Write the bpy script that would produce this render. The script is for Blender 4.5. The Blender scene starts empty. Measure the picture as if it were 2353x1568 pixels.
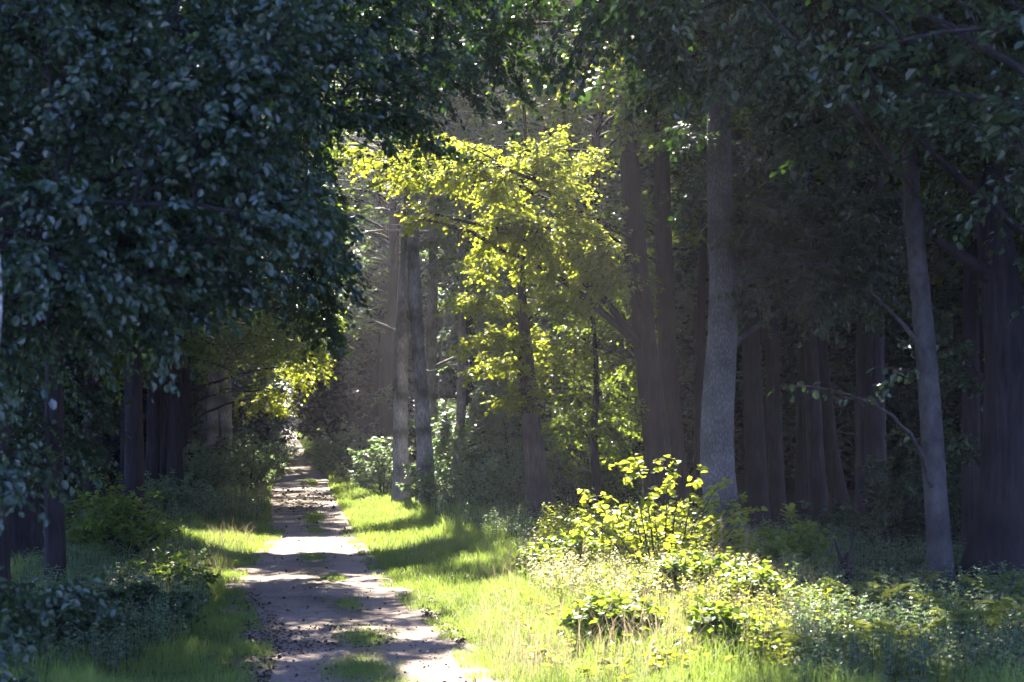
import bpy, math
import numpy as np
from mathutils import Vector

rng = np.random.default_rng(7)
scene = bpy.context.scene
COL = scene.collection

# ------------------------------------------------------------------ camera
PW, PH = 2353.0, 1568.0           # picture units used for all measurements
CX, HY = 1176.5, 957.0            # optical axis column, eye-level row
FOC = 4575.0                      # focal length in picture units (70 mm on 36 mm)
EYE = 2.6
cam_d = bpy.data.cameras.new("camera")
cam = bpy.data.objects.new("camera", cam_d)
COL.objects.link(cam)
cam.location = (0, 0, EYE)
cam.rotation_euler = (math.radians(90), 0, 0)
cam_d.lens = 70.0
cam_d.sensor_width = 36.0
cam_d.shift_y = (HY - PH / 2) / PW
cam_d.clip_start = 0.1
cam_d.clip_end = 3000
cam_d.dof.use_dof = True
cam_d.dof.focus_distance = 42.0
cam_d.dof.aperture_fstop = 3.6
scene.camera = cam

# ------------------------------------------------------------------ light
SUN_EL, SUN_AZ = math.radians(40), math.radians(-6)
SUN = np.array([math.sin(SUN_AZ) * math.cos(SUN_EL), math.cos(SUN_AZ) * math.cos(SUN_EL), math.sin(SUN_EL)])
world = bpy.data.worlds.new("World")
scene.world = world
world.use_nodes = True
wn = world.node_tree
bg = wn.nodes["Background"]
sky = wn.nodes.new("ShaderNodeTexSky")
sky.sky_type = 'NISHITA'
sky.sun_disc = False
sky.sun_elevation = SUN_EL
sky.sun_rotation = SUN_AZ
sky.air_density = 1.0
sky.ozone_density = 4.0
sky.dust_density = 0.6
tint = wn.nodes.new("ShaderNodeMix"); tint.data_type = 'RGBA'; tint.blend_type = 'MULTIPLY'; tint.inputs[0].default_value = 1.0
tint.inputs[7].default_value = (.86, .84, 1.28, 1)      # cool camera white balance for the skylight
wn.links.new(sky.outputs[0], tint.inputs[6])
wn.links.new(tint.outputs[2], bg.inputs[0])
bg.inputs[1].default_value = 0.12
sun_d = bpy.data.lights.new("sun", 'SUN')
sun_d.energy = 5.0
sun_d.angle = math.radians(0.5)
sun_d.color = (1.0, 0.90, 0.74)
sun_o = bpy.data.objects.new("sun", sun_d)
COL.objects.link(sun_o)
sun_o.rotation_euler = Vector(-SUN).to_track_quat('-Z', 'Y').to_euler()
sun_o.location = (0, 60, 80)

vs = scene.view_settings
vs.view_transform = 'Standard'
vs.look = 'None'
vs.exposure = 2.8
vs.gamma = 1.0
vs.use_curve_mapping = False
cy = scene.cycles
cy.max_bounces = 6
cy.diffuse_bounces = 4
cy.glossy_bounces = 2
cy.transmission_bounces = 4
cy.transparent_max_bounces = 4
cy.volume_bounces = 0
cy.caustics_reflective = False
cy.caustics_refractive = False
cy.sample_clamp_indirect = 6.0

# ------------------------------------------------------------------ small maths
def nrm(v):
    return v / np.maximum(np.linalg.norm(v, axis=-1, keepdims=True), 1e-9)

def sstep(a, b, x):
    t = np.clip((np.asarray(x, float) - a) / (b - a), 0, 1)
    return t * t * (3 - 2 * t)

def rise(Y):
    return 1.25 * sstep(75, 230, Y)

_ys = np.linspace(4, 260, 6000)
_rows = HY + (EYE - rise(_ys)) * FOC / _ys
def depth_of_row(py):
    """distance at which flat road ground shows at picture row py"""
    return float(np.interp(-py, -_rows, _ys))

def at(px, py, Y):
    return np.array([(px - CX) / FOC * Y, Y, EYE + (HY - py) / FOC * Y])

ROAD = [(1760, 700, 1350), (1568, 570, 1150), (1500, 562, 1100), (1450, 548, 1055), (1400, 522, 985), (1360, 512, 945),
        (1330, 517, 905), (1300, 545, 880), (1275, 572, 862), (1250, 606, 838), (1225, 622, 815), (1180, 620, 792),
        (1130, 617, 762), (1100, 640, 748), (1075, 638, 724), (1050, 637, 704), (1025, 641, 692), (1000, 645, 680), (987, 650, 672)]
_rY, _rL, _rR = [], [], []
for y_, l_, r_ in ROAD:
    Y_ = depth_of_row(y_)
    _rY.append(Y_); _rL.append((l_ - CX) / FOC * Y_); _rR.append((r_ - CX) / FOC * Y_)
_rY = [-15.0, 4.0] + _rY + [320.0]
_rL = [-1.9, -1.9] + _rL + [_rL[-1] * 320 / _rY[-1]]
_rR = [1.5, 1.4] + _rR + [_rR[-1] * 320 / _rY[-1] + 0.3]
_rY, _rL, _rR = map(np.array, (_rY, _rL, _rR))
def road_l(Y): return np.interp(Y, _rY, _rL)
def road_r(Y): return np.interp(Y, _rY, _rR)

def gz(x, Y):
    x = np.asarray(x, float); Y = np.asarray(Y, float)
    d = np.maximum(road_l(Y) - x, x - road_r(Y))
    bump = 0.06 * np.sin(x * 1.3 + Y * .41) * np.cos(Y * .77 - x * .3) + 0.05 * np.sin(x * .37 - Y * .23)
    return rise(Y) + 0.22 * sstep(0.1, 2.4, d) + bump * sstep(0.2, 2.0, d) - 0.05 * sstep(0.35, -0.05, d)

# ------------------------------------------------------------------ mesh helpers
def raw_mesh(name, verts, faces_flat, face_sizes, tone=None, smooth=False):
    me = bpy.data.meshes.new(name)
    n = len(verts)
    me.vertices.add(n)
    me.vertices.foreach_set("co", np.ascontiguousarray(verts, np.float32).ravel())
    me.loops.add(len(faces_flat))
    me.loops.foreach_set("vertex_index", np.ascontiguousarray(faces_flat, np.int32))
    me.polygons.add(len(face_sizes))
    starts = np.concatenate([[0], np.cumsum(face_sizes)[:-1]]).astype(np.int32)
    me.polygons.foreach_set("loop_start", starts)
    me.polygons.foreach_set("loop_total", np.ascontiguousarray(face_sizes, np.int32))
    if tone is not None:
        a = me.attributes.new("tone", 'FLOAT', 'POINT')
        a.data.foreach_set("value", np.ascontiguousarray(tone, np.float32))
    me.polygons.foreach_set("use_smooth", np.full(len(face_sizes), bool(smooth)))
    me.update(calc_edges=True)
    return me

class MB:
    """collects vertices and faces, then links them as one mesh object"""
    def __init__(s): s.v = []; s.f = []; s.k = []; s.t = []; s.n = 0
    def add(s, v, f, k, t=None):
        s.v.append(v); s.f.append(f + s.n); s.k.append(k)
        s.t.append(np.zeros(len(v)) if t is None else t); s.n += len(v)
    def build(s, name, mat, parent=None, smooth=False, origin=None):
        v = np.concatenate(s.v); o = np.zeros(3) if origin is None else np.asarray(origin, float)
        me = raw_mesh(name, v - o, np.concatenate(s.f), np.concatenate(s.k), np.concatenate(s.t), smooth)
        me.materials.append(mat)
        ob = bpy.data.objects.new(name, me); COL.objects.link(ob)
        if parent is not None: ob.parent = parent
        else: ob.location = o
        return ob

def add_tubes(mb, P, R, sides=6, wob=0.0, tone=None):
    """P (T,n,3) polylines, R (T,n) radii, all lofted at once"""
    P = np.asarray(P, float); R = np.asarray(R, float)
    T, n, _ = P.shape
    d = np.gradient(P, axis=1); d = nrm(d)
    ref = np.where(np.abs(d[..., 2:3]) > 0.9, np.array([1.0, 0, 0]), np.array([0, 0, 1.0]))
    u = nrm(np.cross(d, ref)); w = np.cross(d, u)
    a = np.arange(sides) / sides * 2 * np.pi
    rr = R[:, :, None] * (1 + (wob * rng.normal(size=(T, n, sides)) if wob else 0))
    ring = P[:, :, None, :] + rr[..., None] * (np.cos(a)[None, None, :, None] * u[:, :, None, :] + np.sin(a)[None, None, :, None] * w[:, :, None, :])
    v = ring.reshape(-1, 3)
    i = np.arange(T)[:, None, None] * n * sides + np.arange(n - 1)[None, :, None] * sides
    j = np.arange(sides)[None, None, :]; j2 = (j + 1) % sides
    q = np.stack([i + j, i + j2, i + sides + j2, i + sides + j], -1).reshape(-1)
    mb.add(v, q, np.full(T * (n - 1) * sides, 4), None if tone is None else np.full(len(v), tone))

def add_leaves(mb, pos, axis, normal, size, tone, shape='leaf', width=0.36):
    """pos (N,3) leaf base, axis its length direction, normal its upper side"""
    N = len(pos)
    if N == 0: return
    axis = nrm(axis)
    side = nrm(np.cross(normal, axis)); nor = np.cross(axis, side)
    s = size[:, None]; w = (size * width)[:, None]
    if shape == 'leaf':       # six-point leaf folded along its midrib
        v = np.stack([pos, pos + axis * s * .38 + side * w + nor * w * .25, pos + axis * s * .75 + side * w * .8 + nor * w * .1,
                      pos + axis * s - nor * s * .12, pos + axis * s * .75 - side * w * .8 + nor * w * .1, pos + axis * s * .38 - side * w + nor * w * .25], 1).reshape(-1, 3)
        b = (np.arange(N) * 6)[:, None]
        f = (b + np.array([0, 1, 2, 3, 0, 3, 4, 5])[None]).reshape(-1)
        mb.add(v, f, np.full(2 * N, 4), np.repeat(tone, 6))
    elif shape == 'quad':     # four-point leaf for far crowns
        v = np.stack([pos, pos + axis * s * .5 + side * w * 1.15, pos + axis * s, pos + axis * s * .5 - side * w * 1.15 + nor * w * .3], 1).reshape(-1, 3)
        mb.add(v, np.arange(4 * N), np.full(N, 4), np.repeat(tone, 4))

def add_blades(mb, base, h, lean, width, tone):
    N = len(base)
    az = rng.uniform(0, 2 * np.pi, N)
    side = np.stack([np.cos(az), np.sin(az), np.zeros(N)], -1) * width[:, None] * .5
    la = rng.uniform(0, 2 * np.pi, N)
    ld = np.stack([np.cos(la), np.sin(la), np.zeros(N)], -1) * (h * lean)[:, None]
    up = np.zeros((N, 3)); up[:, 2] = h
    m = base + up * .6 + ld * .3; t = base + up * (1 - .25 * lean[:, None]) + ld
    v = np.stack([base - side, base + side, m + side * .8, t, m - side * .8], 1).reshape(-1, 3)
    b = (np.arange(N) * 5)[:, None]
    mb.add(v, (b + np.array([0, 1, 2, 4, 4, 2, 3])[None]).reshape(-1), np.tile([4, 3], N), np.repeat(tone, 5))

# ------------------------------------------------------------------ gaps in the canopy
# Places the sun reaches: centre, radii, share of leaves missing from the gap above it.
GAPS = []
def gap(c, r, p): GAPS.append((np.array(c, float), np.array(r, float), p))
def in_gap(P):
    """True for foliage that would stand in one of the canopy's gaps"""
    out = np.zeros(len(P), bool)
    for c, r, p in GAPS:
        q = (P - c) / r; s = nrm(SUN / r)
        al = q @ s
        pe = np.linalg.norm(q - al[:, None] * s, axis=1)
        hit = (al > 0.9) & (pe < 1 + .12 * np.sin(P[:, 0] * 3.1) * np.sin(P[:, 2] * 2.7 + P[:, 1]))
        out |= hit & (rng.random(len(P)) < p)
    return out

gap((1.35, 24.0, .3), (2.05, 6.4, .8), .995)
gap((4.6, 20.5, .3), (1.7, 3.2, .6), .6)              # weaker light on the ferns          # flowering verge on the right
gap((-.55, 20.2, 0), (.65, 1.6, .2), .97)            # road edge in front
gap((-3.9, 40.2, .1), (3.0, 2.6, .3), .98)           # bright band across the road
gap((-4.1, 32.0, .0), (1.0, .45, .1), .98)
gap(at(1150, 760, 43), (1.05, 1.2, 1.9), .93)        # layered hornbeam sprays
gap(at(1080, 400, 40), (2.9, 1.6, 1.3), .93)         # oak branch over the road
gap(at(1190, 560, 41), (1.0, 1.2, .9), .9)
gap(at(1480, 1180, 29), (.9, .9, 1.1), .95)          # hazel by the trunk
gap(at(1370, 720, 47), (1.5, 1.5, 2.9), .82)
gap(at(1250, 180, 42), (2.6, 2.5, 1.5), .6)           # flecks high over the track
gap(at(860, 520, 72), (2.6, 3, 4.0), .62)
gap((-5.0, 30, .1), (.9, 5.5, .3), .45)              # soft light on the left verge            # pale leaves beyond the close grey pair         # backlit green
gap(at(700, 850, 64), (1.0, 2, .9), .9)
gap(at(660, 1065, 100), (1.6, 4, .4), .95)
gap(at(650, 1030, 130), (2.0, 6, .4), .95)
gap(at(700, 1130, 71), (1.8, 1.2, .4), .9)

gap(at(955, 1010, 63), (2.0, 16, 1.4), .95)            # hazy shaft beside the close grey pair

# ------------------------------------------------------------------ materials
def new_mat(name):
    m = bpy.data.materials.new(name); m.use_nodes = True
    nt = m.node_tree; nt.nodes.clear()
    out = nt.nodes.new("ShaderNodeOutputMaterial")
    return m, nt, out

def leaf_mat(name, dark, light, trans, tshare=.45, rough=.38, spec=.5):
    m, nt, out = new_mat(name)
    at_ = nt.nodes.new("ShaderNodeAttribute"); at_.attribute_name = "tone"
    def ramp(a, b):
        mx = nt.nodes.new("ShaderNodeMix"); mx.data_type = 'RGBA'
        mx.inputs[6].default_value = (*a, 1); mx.inputs[7].default_value = (*b, 1)
        nt.links.new(at_.outputs["Fac"], mx.inputs[0]); return mx.outputs[2]
    pr = nt.nodes.new("ShaderNodeBsdfPrincipled")
    nt.links.new(ramp(dark, light), pr.inputs["Base Color"])
    mr = nt.nodes.new("ShaderNodeMapRange"); mr.inputs[3].default_value = rough - .1; mr.inputs[4].default_value = rough + .22
    nt.links.new(at_.outputs["Fac"], mr.inputs[0]); nt.links.new(mr.outputs[0], pr.inputs["Roughness"])
    pr.inputs["Specular IOR Level"].default_value = spec
    tr = nt.nodes.new("ShaderNodeBsdfTranslucent")
    nt.links.new(ramp(tuple(.6 * c for c in trans), trans), tr.inputs["Color"])
    mx = nt.nodes.new("ShaderNodeMixShader"); mx.inputs[0].default_value = tshare
    nt.links.new(pr.outputs[0], mx.inputs[1]); nt.links.new(tr.outputs[0], mx.inputs[2])
    nt.links.new(mx.outputs[0], out.inputs["Surface"])
    return m

def bark_mat(name, a, b, scale=(9, 9, 1.6), bump=.6, moss=None, kind='NOISE'):
    m, nt, out = new_mat(name)
    tc = nt.nodes.new("ShaderNodeTexCoord"); mp = nt.nodes.new("ShaderNodeMapping")
    mp.inputs["Scale"].default_value = scale
    nt.links.new(tc.outputs["Object"], mp.inputs[0])
    n1 = nt.nodes.new("ShaderNodeTexNoise"); n1.inputs["Scale"].default_value = 2.2; n1.inputs["Detail"].default_value = 8; n1.inputs["Roughness"].default_value = .65
    nt.links.new(mp.outputs[0], n1.inputs["Vector"])
    h = n1.outputs["Fac"]
    if kind == 'SCALE':
        vo = nt.nodes.new("ShaderNodeTexVoronoi"); vo.feature = 'DISTANCE_TO_EDGE'; vo.inputs["Scale"].default_value = 2.0
        mv = nt.nodes.new("ShaderNodeMix"); mv.data_type = 'RGBA'; mv.inputs[0].default_value = .3
        nt.links.new(mp.outputs[0], mv.inputs[6]); nt.links.new(n1.outputs["Color"], mv.inputs[7])
        nt.links.new(mv.outputs[2], vo.inputs["Vector"])
        mm = nt.nodes.new("ShaderNodeMath"); mm.operation = 'MULTIPLY'; mm.use_clamp = True; mm.inputs[1].default_value = 4.0
        nt.links.new(vo.outputs["Distance"], mm.inputs[0])
        m2 = nt.nodes.new("ShaderNodeMath"); m2.operation = 'MULTIPLY'
        nt.links.new(mm.outputs[0], m2.inputs[0]); nt.links.new(n1.outputs["Fac"], m2.inputs[1])
        m3 = nt.nodes.new("ShaderNodeMath"); m3.operation = 'MULTIPLY'; m3.inputs[1].default_value = 1.5; m3.use_clamp = True
        nt.links.new(m2.outputs[0], m3.inputs[0]); h = m3.outputs[0]
    cr = nt.nodes.new("ShaderNodeValToRGB")
    cr.color_ramp.elements[0].position = .32; cr.color_ramp.elements[0].color = (*a, 1)
    cr.color_ramp.elements[1].position = .68; cr.color_ramp.elements[1].color = (*b, 1)
    nt.links.new(h, cr.inputs[0])
    col = cr.outputs[0]
    if moss is not None:
        n2 = nt.nodes.new("ShaderNodeTexNoise"); n2.inputs["Scale"].default_value = 1.1; n2.inputs["Detail"].default_value = 5
        nt.links.new(tc.outputs["Object"], n2.inputs["Vector"])
        rp = nt.nodes.new("ShaderNodeValToRGB"); rp.color_ramp.elements[0].position = .5; rp.color_ramp.elements[1].position = .68
        nt.links.new(n2.outputs["Fac"], rp.inputs[0])
        mx = nt.nodes.new("ShaderNodeMix"); mx.data_type = 'RGBA'
        nt.links.new(rp.outputs[0], mx.inputs[0]); nt.links.new(col, mx.inputs[6]); mx.inputs[7].default_value = (*moss, 1)
        col = mx.outputs[2]
    nb = nt.nodes.new("ShaderNodeTexNoise"); nb.inputs["Scale"].default_value = 1.3; nb.inputs["Detail"].default_value = 4
    nt.links.new(tc.outputs["Object"], nb.inputs["Vector"])
    rb = nt.nodes.new("ShaderNodeMapRange"); rb.inputs[1].default_value = .3; rb.inputs[2].default_value = .7; rb.inputs[3].default_value = .45; rb.inputs[4].default_value = 1.35
    nt.links.new(nb.outputs["Fac"], rb.inputs[0])
    mb_ = nt.nodes.new("ShaderNodeMix"); mb_.data_type = 'RGBA'; mb_.blend_type = 'MULTIPLY'; mb_.inputs[0].default_value = 1.0
    nt.links.new(col, mb_.inputs[6]); nt.links.new(rb.outputs[0], mb_.inputs[7]); col = mb_.outputs[2]
    pr = nt.nodes.new("ShaderNodeBsdfPrincipled"); pr.inputs["Roughness"].default_value = .85; pr.inputs["Specular IOR Level"].default_value = .25
    nt.links.new(col, pr.inputs["Base Color"])
    bp = nt.nodes.new("ShaderNodeBump"); bp.inputs["Strength"].default_value = bump; bp.inputs["Distance"].default_value = .04
    nt.links.new(h, bp.inputs["Height"]); nt.links.new(bp.outputs[0], pr.inputs["Normal"])
    nt.links.new(pr.outputs[0], out.inputs["Surface"])
    return m

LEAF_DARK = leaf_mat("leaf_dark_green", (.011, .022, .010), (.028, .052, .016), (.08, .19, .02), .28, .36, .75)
LEAF_MID = leaf_mat("leaf_mid_green", (.035, .075, .022), (.07, .13, .03), (.40, .55, .04), .45, .40, .5)
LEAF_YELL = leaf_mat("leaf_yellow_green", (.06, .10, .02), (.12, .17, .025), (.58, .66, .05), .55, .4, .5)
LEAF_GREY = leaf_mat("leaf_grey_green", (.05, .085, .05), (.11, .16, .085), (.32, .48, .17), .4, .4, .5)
LEAF_GLARE = leaf_mat("leaf_glare_pale", (.16, .18, .09), (.34, .33, .2), (.85, .82, .45), .5, .4, .7)  # whitish leaf colour stands in for sun glare and glints on the weeds
LEAF_SPRUCE = leaf_mat("needle_brown_green", (.03, .035, .022), (.05, .06, .035), (.08, .09, .03), .25, .5, .4)
GRASS = leaf_mat("grass_blade", (.05, .11, .025), (.15, .20, .05), (.42, .58, .10), .44, .45, .35)
STRAW = leaf_mat("grass_straw", (.25, .20, .12), (.42, .34, .2), (.5, .4, .22), .4, .6, .3)
FERN = leaf_mat("fern_frond", (.07, .12, .025), (.18, .19, .04), (.42, .50, .07), .45, .5, .4)
LITTER = leaf_mat("dead_leaf", (.025, .017, .012), (.10, .065, .04), (.05, .03, .015), .1, .6, .3)
BARK_HERO = bark_mat("bark_scaly_grey", (.13, .13, .135), (.215, .22, .235), (24, 24, 7), .8, None, 'SCALE')
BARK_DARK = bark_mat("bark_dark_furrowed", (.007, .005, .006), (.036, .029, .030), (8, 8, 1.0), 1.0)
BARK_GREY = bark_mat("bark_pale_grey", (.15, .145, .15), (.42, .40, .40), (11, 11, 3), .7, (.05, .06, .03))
BARK_BROWN = bark_mat("bark_brown", (.03, .022, .02), (.11, .085, .075), (10, 10, 2), .8)
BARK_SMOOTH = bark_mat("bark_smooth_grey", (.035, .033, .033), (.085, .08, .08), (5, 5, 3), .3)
BARK_MOSS = bark_mat("bark_mossy", (.05, .05, .02), (.16, .17, .04), (10, 10, 4), .6)
BARK_BIRCH = bark_mat("bark_birch", (.03, .03, .03), (.6, .58, .55), (1.5, 1.5, 9), .2)
TWIG = bark_mat("twig_bark", (.02, .017, .015), (.05, .042, .036), (10, 10, 10), .2)

def tag(o, label=None, cat=None, group=None, kind=None):
    if label: o["label"] = label
    if cat: o["category"] = cat
    if group: o["group"] = group
    if kind: o["kind"] = kind
    return o

def empty(name, loc):
    o = bpy.data.objects.new(name, None); COL.objects.link(o); o.location = loc
    o.empty_display_size = .2
    return o

# ------------------------------------------------------------------ branches and foliage
def in_poly(px, py, poly):
    x, y = px, py; inside = np.zeros(len(px), bool); j = len(poly) - 1
    for i in range(len(poly)):
        xi, yi = poly[i]; xj, yj = poly[j]
        c = ((yi > y) != (yj > y)) & (x < (xj - xi) * (y - yi) / (yj - yi + 1e-9) + xi)
        inside ^= c; j = i
    return inside

def sample_poly(poly, n):
    p = np.array(poly, float); lo, hi = p.min(0), p.max(0); got = np.zeros((0, 2))
    while len(got) < n:
        q = rng.uniform(lo, hi, (n * 3, 2)); got = np.concatenate([got, q[in_poly(q[:, 0], q[:, 1], poly)]])
    return got[:n]

def limbs_between(S, E, sag=.12):
    """curved limbs from S to E, (K,9,3)"""
    t = np.linspace(0, 1, 9)[None, :, None]
    L = np.linalg.norm(E - S, axis=1)[:, None, None]
    P = S[:, None] * (1 - t) + E[:, None] * t
    P[..., 2] += (4 * t * (1 - t) * L * sag)[..., 0]
    wig = rng.normal(size=(len(S), 9, 3)) * .018 * L
    wig[:, 0] = 0
    return P + np.cumsum(wig, 1) * .5

def foliage(limbs, leafmb, twigmb, nt=20, nl=14, tl=.9, size=.09, reach=2.4, droop=.25, shape='leaf', hang=.5, up=1.0, cut=True, width=.36, trad=.006, face=(0, 0, 1.0), jit=.42):
    K, n, _ = limbs.shape
    L = np.linalg.norm(limbs[:, -1] - limbs[:, 0], axis=1)
    t0 = np.clip(1 - reach / np.maximum(L, .1), .12, .9)
    t = t0[:, None] + (1 - t0[:, None]) * rng.random((K, nt)) ** .8
    t[:, 0] = .99
    f = t * (n - 1); i = np.clip(f.astype(int), 0, n - 2); fr = (f - i)[..., None]
    kk = np.arange(K)[:, None]
    o = limbs[kk, i] * (1 - fr) + limbs[kk, i + 1] * fr
    d = nrm(limbs[kk, i + 1] - limbs[kk, i])
    upv = np.array([0, 0, 1.0])
    sd = nrm(np.cross(d, upv)) * np.where(rng.random((K, nt, 1)) < .5, -1, 1)
    dirn = nrm(d * rng.uniform(.3, .9, (K, nt, 1)) + sd * rng.uniform(.15, 1.0, (K, nt, 1)) + upv * rng.uniform(-.35, .3, (K, nt, 1)))
    ln = tl * rng.uniform(.5, 1.15, (K, nt)) * (1.15 - .45 * (t - t0[:, None]) / (1 - t0[:, None]))
    o, dirn, ln = o.reshape(-1, 3), dirn.reshape(-1, 3), ln.reshape(-1)
    if cut:
        keep = ~in_gap(o + dirn * ln[:, None] * .5); o, dirn, ln = o[keep], dirn[keep], ln[keep]
    T = len(o)
    if T == 0: return
    u = np.linspace(0, 1, 4)[None, :, None]
    P = o[:, None] + dirn[:, None] * ln[:, None, None] * u
    P[..., 2] -= (droop * ln[:, None] * u[..., 0] ** 2)
    if twigmb is not None:
        add_tubes(twigmb, P, np.linspace(1, .25, 4)[None] * trad * np.ones((T, 1)), 3)
    uu = (np.arange(nl)[None] + rng.random((T, nl))) / nl * .92 + .1
    pos = o[:, None] + dirn[:, None] * (ln[:, None] * uu)[..., None]
    pos[..., 2] -= droop * ln[:, None] * uu ** 2
    sgn = np.where(np.arange(nl) % 2 == 0, 1., -1.)[None, :, None]
    s2 = nrm(np.cross(dirn, upv))[:, None] * sgn
    ax = dirn[:, None] * rng.uniform(.2, .8, (T, nl, 1)) + s2 * rng.uniform(.4, 1.1, (T, nl, 1)) - upv * hang * rng.uniform(.1, 1.5, (T, nl, 1)) + rng.normal(size=(T, nl, 3)) * .22
    no = np.array(face) * up + rng.normal(size=(T, nl, 3)) * jit
    pos = pos + rng.normal(size=pos.shape) * size * .25
    base = np.repeat(rng.random(T) * .6, nl)
    tone = np.clip(base + rng.random(T * nl) * .4, 0, 1)
    pos, ax, no = pos.reshape(-1, 3), ax.reshape(-1, 3), no.reshape(-1, 3)
    sz = size * rng.uniform(.45, 1.3, T * nl)
    if cut:
        k = ~in_gap(pos); pos, ax, no, sz, tone = pos[k], ax[k], no[k], sz[k], tone[k]
    add_leaves(leafmb, pos, ax, no, sz, tone, shape, width)

def smooth_line(pts, n):
    pts = np.asarray(pts, float); s = np.concatenate([[0], np.cumsum(np.linalg.norm(np.diff(pts[:, :3], axis=0), axis=1))])
    q = np.linspace(0, s[-1], n)
    out = np.stack([np.interp(q, s, pts[:, k]) for k in range(pts.shape[1])], -1)
    for _ in range(2):
        out[1:-1] = .25 * out[:-2] + .5 * out[1:-1] + .25 * out[2:]
    return out

def tree(name, label, Y, line, bark, leaf, H=20, fills=(), crown=None, group=None, limbs=(), flare=1.35, sides=14, wob=.03, cat="tree"):
    """line: (column, row, width) of the trunk from its top down to its foot, all at distance Y"""
    pts = np.array([[*at(px, py, Y), w / FOC * Y / 2] for px, py, w in line][::-1])
    foot = pts[0].copy(); foot[2] = float(gz(foot[0], Y)) - .15
    first = pts[0]; pts = np.concatenate([[[*foot[:3], first[3] * flare]], [[*(foot[:3] + (first[:3] - foot[:3]) * .3 + np.array([0, 0, .35])), first[3] * (1 + .3 * (flare - 1))]], pts[1:]]) if len(pts) > 1 else pts
    if pts[-1, 2] < H:
        dz = H - pts[-1, 2]
        pts = np.concatenate([pts, [[pts[-1, 0] + rng.normal() * .2, pts[-1, 1] + rng.normal() * .3, pts[-1, 2] + dz * .5, pts[-1, 3] * .62], [pts[-1, 0] + rng.normal() * .4, pts[-1, 1] + rng.normal() * .5, H, .03]]])
    root = empty(name, foot[:3]); tag(root, label, cat, group)
    org = foot[:3]
    ln = smooth_line(pts, 40)
    tb = MB(); add_tubes(tb, ln[None, :, :3], ln[None, :, 3], sides, wob)
    lb = MB()
    def trunk_at(z):
        return np.stack([np.interp(z, ln[:, 2], ln[:, 0]), np.interp(z, ln[:, 2], ln[:, 1]), z], -1), np.interp(z, ln[:, 2], ln[:, 3])
    for fl in fills:
        n = fl['n']; pq = sample_poly(fl['poly'], n); Yq = rng.uniform(*fl['Y'], n)
        E = np.stack([(pq[:, 0] - CX) / FOC * Yq, Yq, EYE + (HY - pq[:, 1]) / FOC * Yq], -1)
        hd = np.linalg.norm(E[:, :2] - foot[:2], axis=1)
        zs = np.clip(E[:, 2] - hd * rng.uniform(-.05, .45, n) + fl.get('lift', 0), max(foot[2] + fl.get('zmin', 1.2), .3), H - 1)
        S, r = trunk_at(zs)
        m = max(2, n // fl.get('per', 7))          # a few main boughs; the other branches fork from the nearest one
        Pm = limbs_between(S[:m], E[:m], fl.get('sag', .08))
        Rm = np.minimum(r[:m, None] * .4, .012 * np.linalg.norm(E[:m] - S[:m], axis=1)[:, None] + .008) * np.linspace(1, .3, 9)[None]
        cand = Pm[:, 3:8].reshape(-1, 3); cr_ = Rm[:, 3:8].reshape(-1)
        dist = np.linalg.norm(E[m:, None] - cand[None], axis=2) + .35 * np.linalg.norm(cand - foot[None, :3], axis=1)[None]
        j = np.argmin(dist, 1)
        Ps = limbs_between(cand[j], E[m:], fl.get('sag', .08)) if n > m else np.zeros((0, 9, 3))
        Rs = np.minimum(cr_[j][:, None] * .6, .009 * np.linalg.norm(E[m:] - cand[j], axis=1)[:, None] + .004) * np.linspace(1, .3, 9)[None]
        P = np.concatenate([Pm, Ps]); R = np.concatenate([Rm, Rs])
        kp = ~(in_gap(P[:, 5]) | in_gap(P[:, 7]) | in_gap(P[:, 8])); kp[:1] = True; P, R = P[kp], R[kp]
        add_tubes(tb, P, R * fl.get('thin', 1.0), 5)
        foliage(P, lb, tb, fl.get('nt', 20), fl.get('nl', 14), fl.get('tl', .9), fl.get('leaf', .09), fl.get('reach', 2.4), fl.get('droop', .25), fl.get('shape', 'leaf'), fl.get('hang', .5), fl.get('up', 1.0), width=fl.get('width', .36), face=fl.get('face', (0, 0, 1.0)), jit=fl.get('jit', .42))
    for lm in limbs:                       # bare limbs seen in the picture: list of (column,row,depth,width)
        q = np.array([[*at(a, b, c), w / FOC * c / 2] for a, b, c, w in lm])
        q = smooth_line(q, 14); add_tubes(tb, q[None, :, :3], q[None, :, 3], 7, .05)
    if crown:
        K = crown['K']; z0 = crown['h0']; R_ = crown['R']
        h = z0 + (H * .97 - z0) * rng.random(K) ** .85
        az = rng.uniform(0, 2 * np.pi, K); f = (h - z0) / (H - z0)
        le = R_ * (np.sin(np.pi * np.clip(.18 + .8 * f, 0, 1)) * .75 + .3) * rng.uniform(.6, 1.1, K)
        S, r = trunk_at(h)
        E = S + np.stack([np.cos(az) * le, np.sin(az) * le, le * rng.uniform(-.1, .45, K)], -1)
        P = limbs_between(S, E, .08)
        if crown.get('cut', True):
            kp = ~in_gap(P[:, 6]); P, r = P[kp], r[kp]
        add_tubes(tb, P, np.minimum(r[:, None] * .5, .07) * np.linspace(1, .15, 9)[None], 4)
        foliage(P, lb, None, crown.get('nt', 16), crown.get('nl', 14), crown.get('tl', 1.2), crown.get('leaf', .17), 5.0, .3, 'quad', cut=crown.get('cut', True))
    t = tb.build("trunk", bark, root, True, org)
    if lb.n: lb.build("crown", leaf, root, False, org)
    return root

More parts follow.
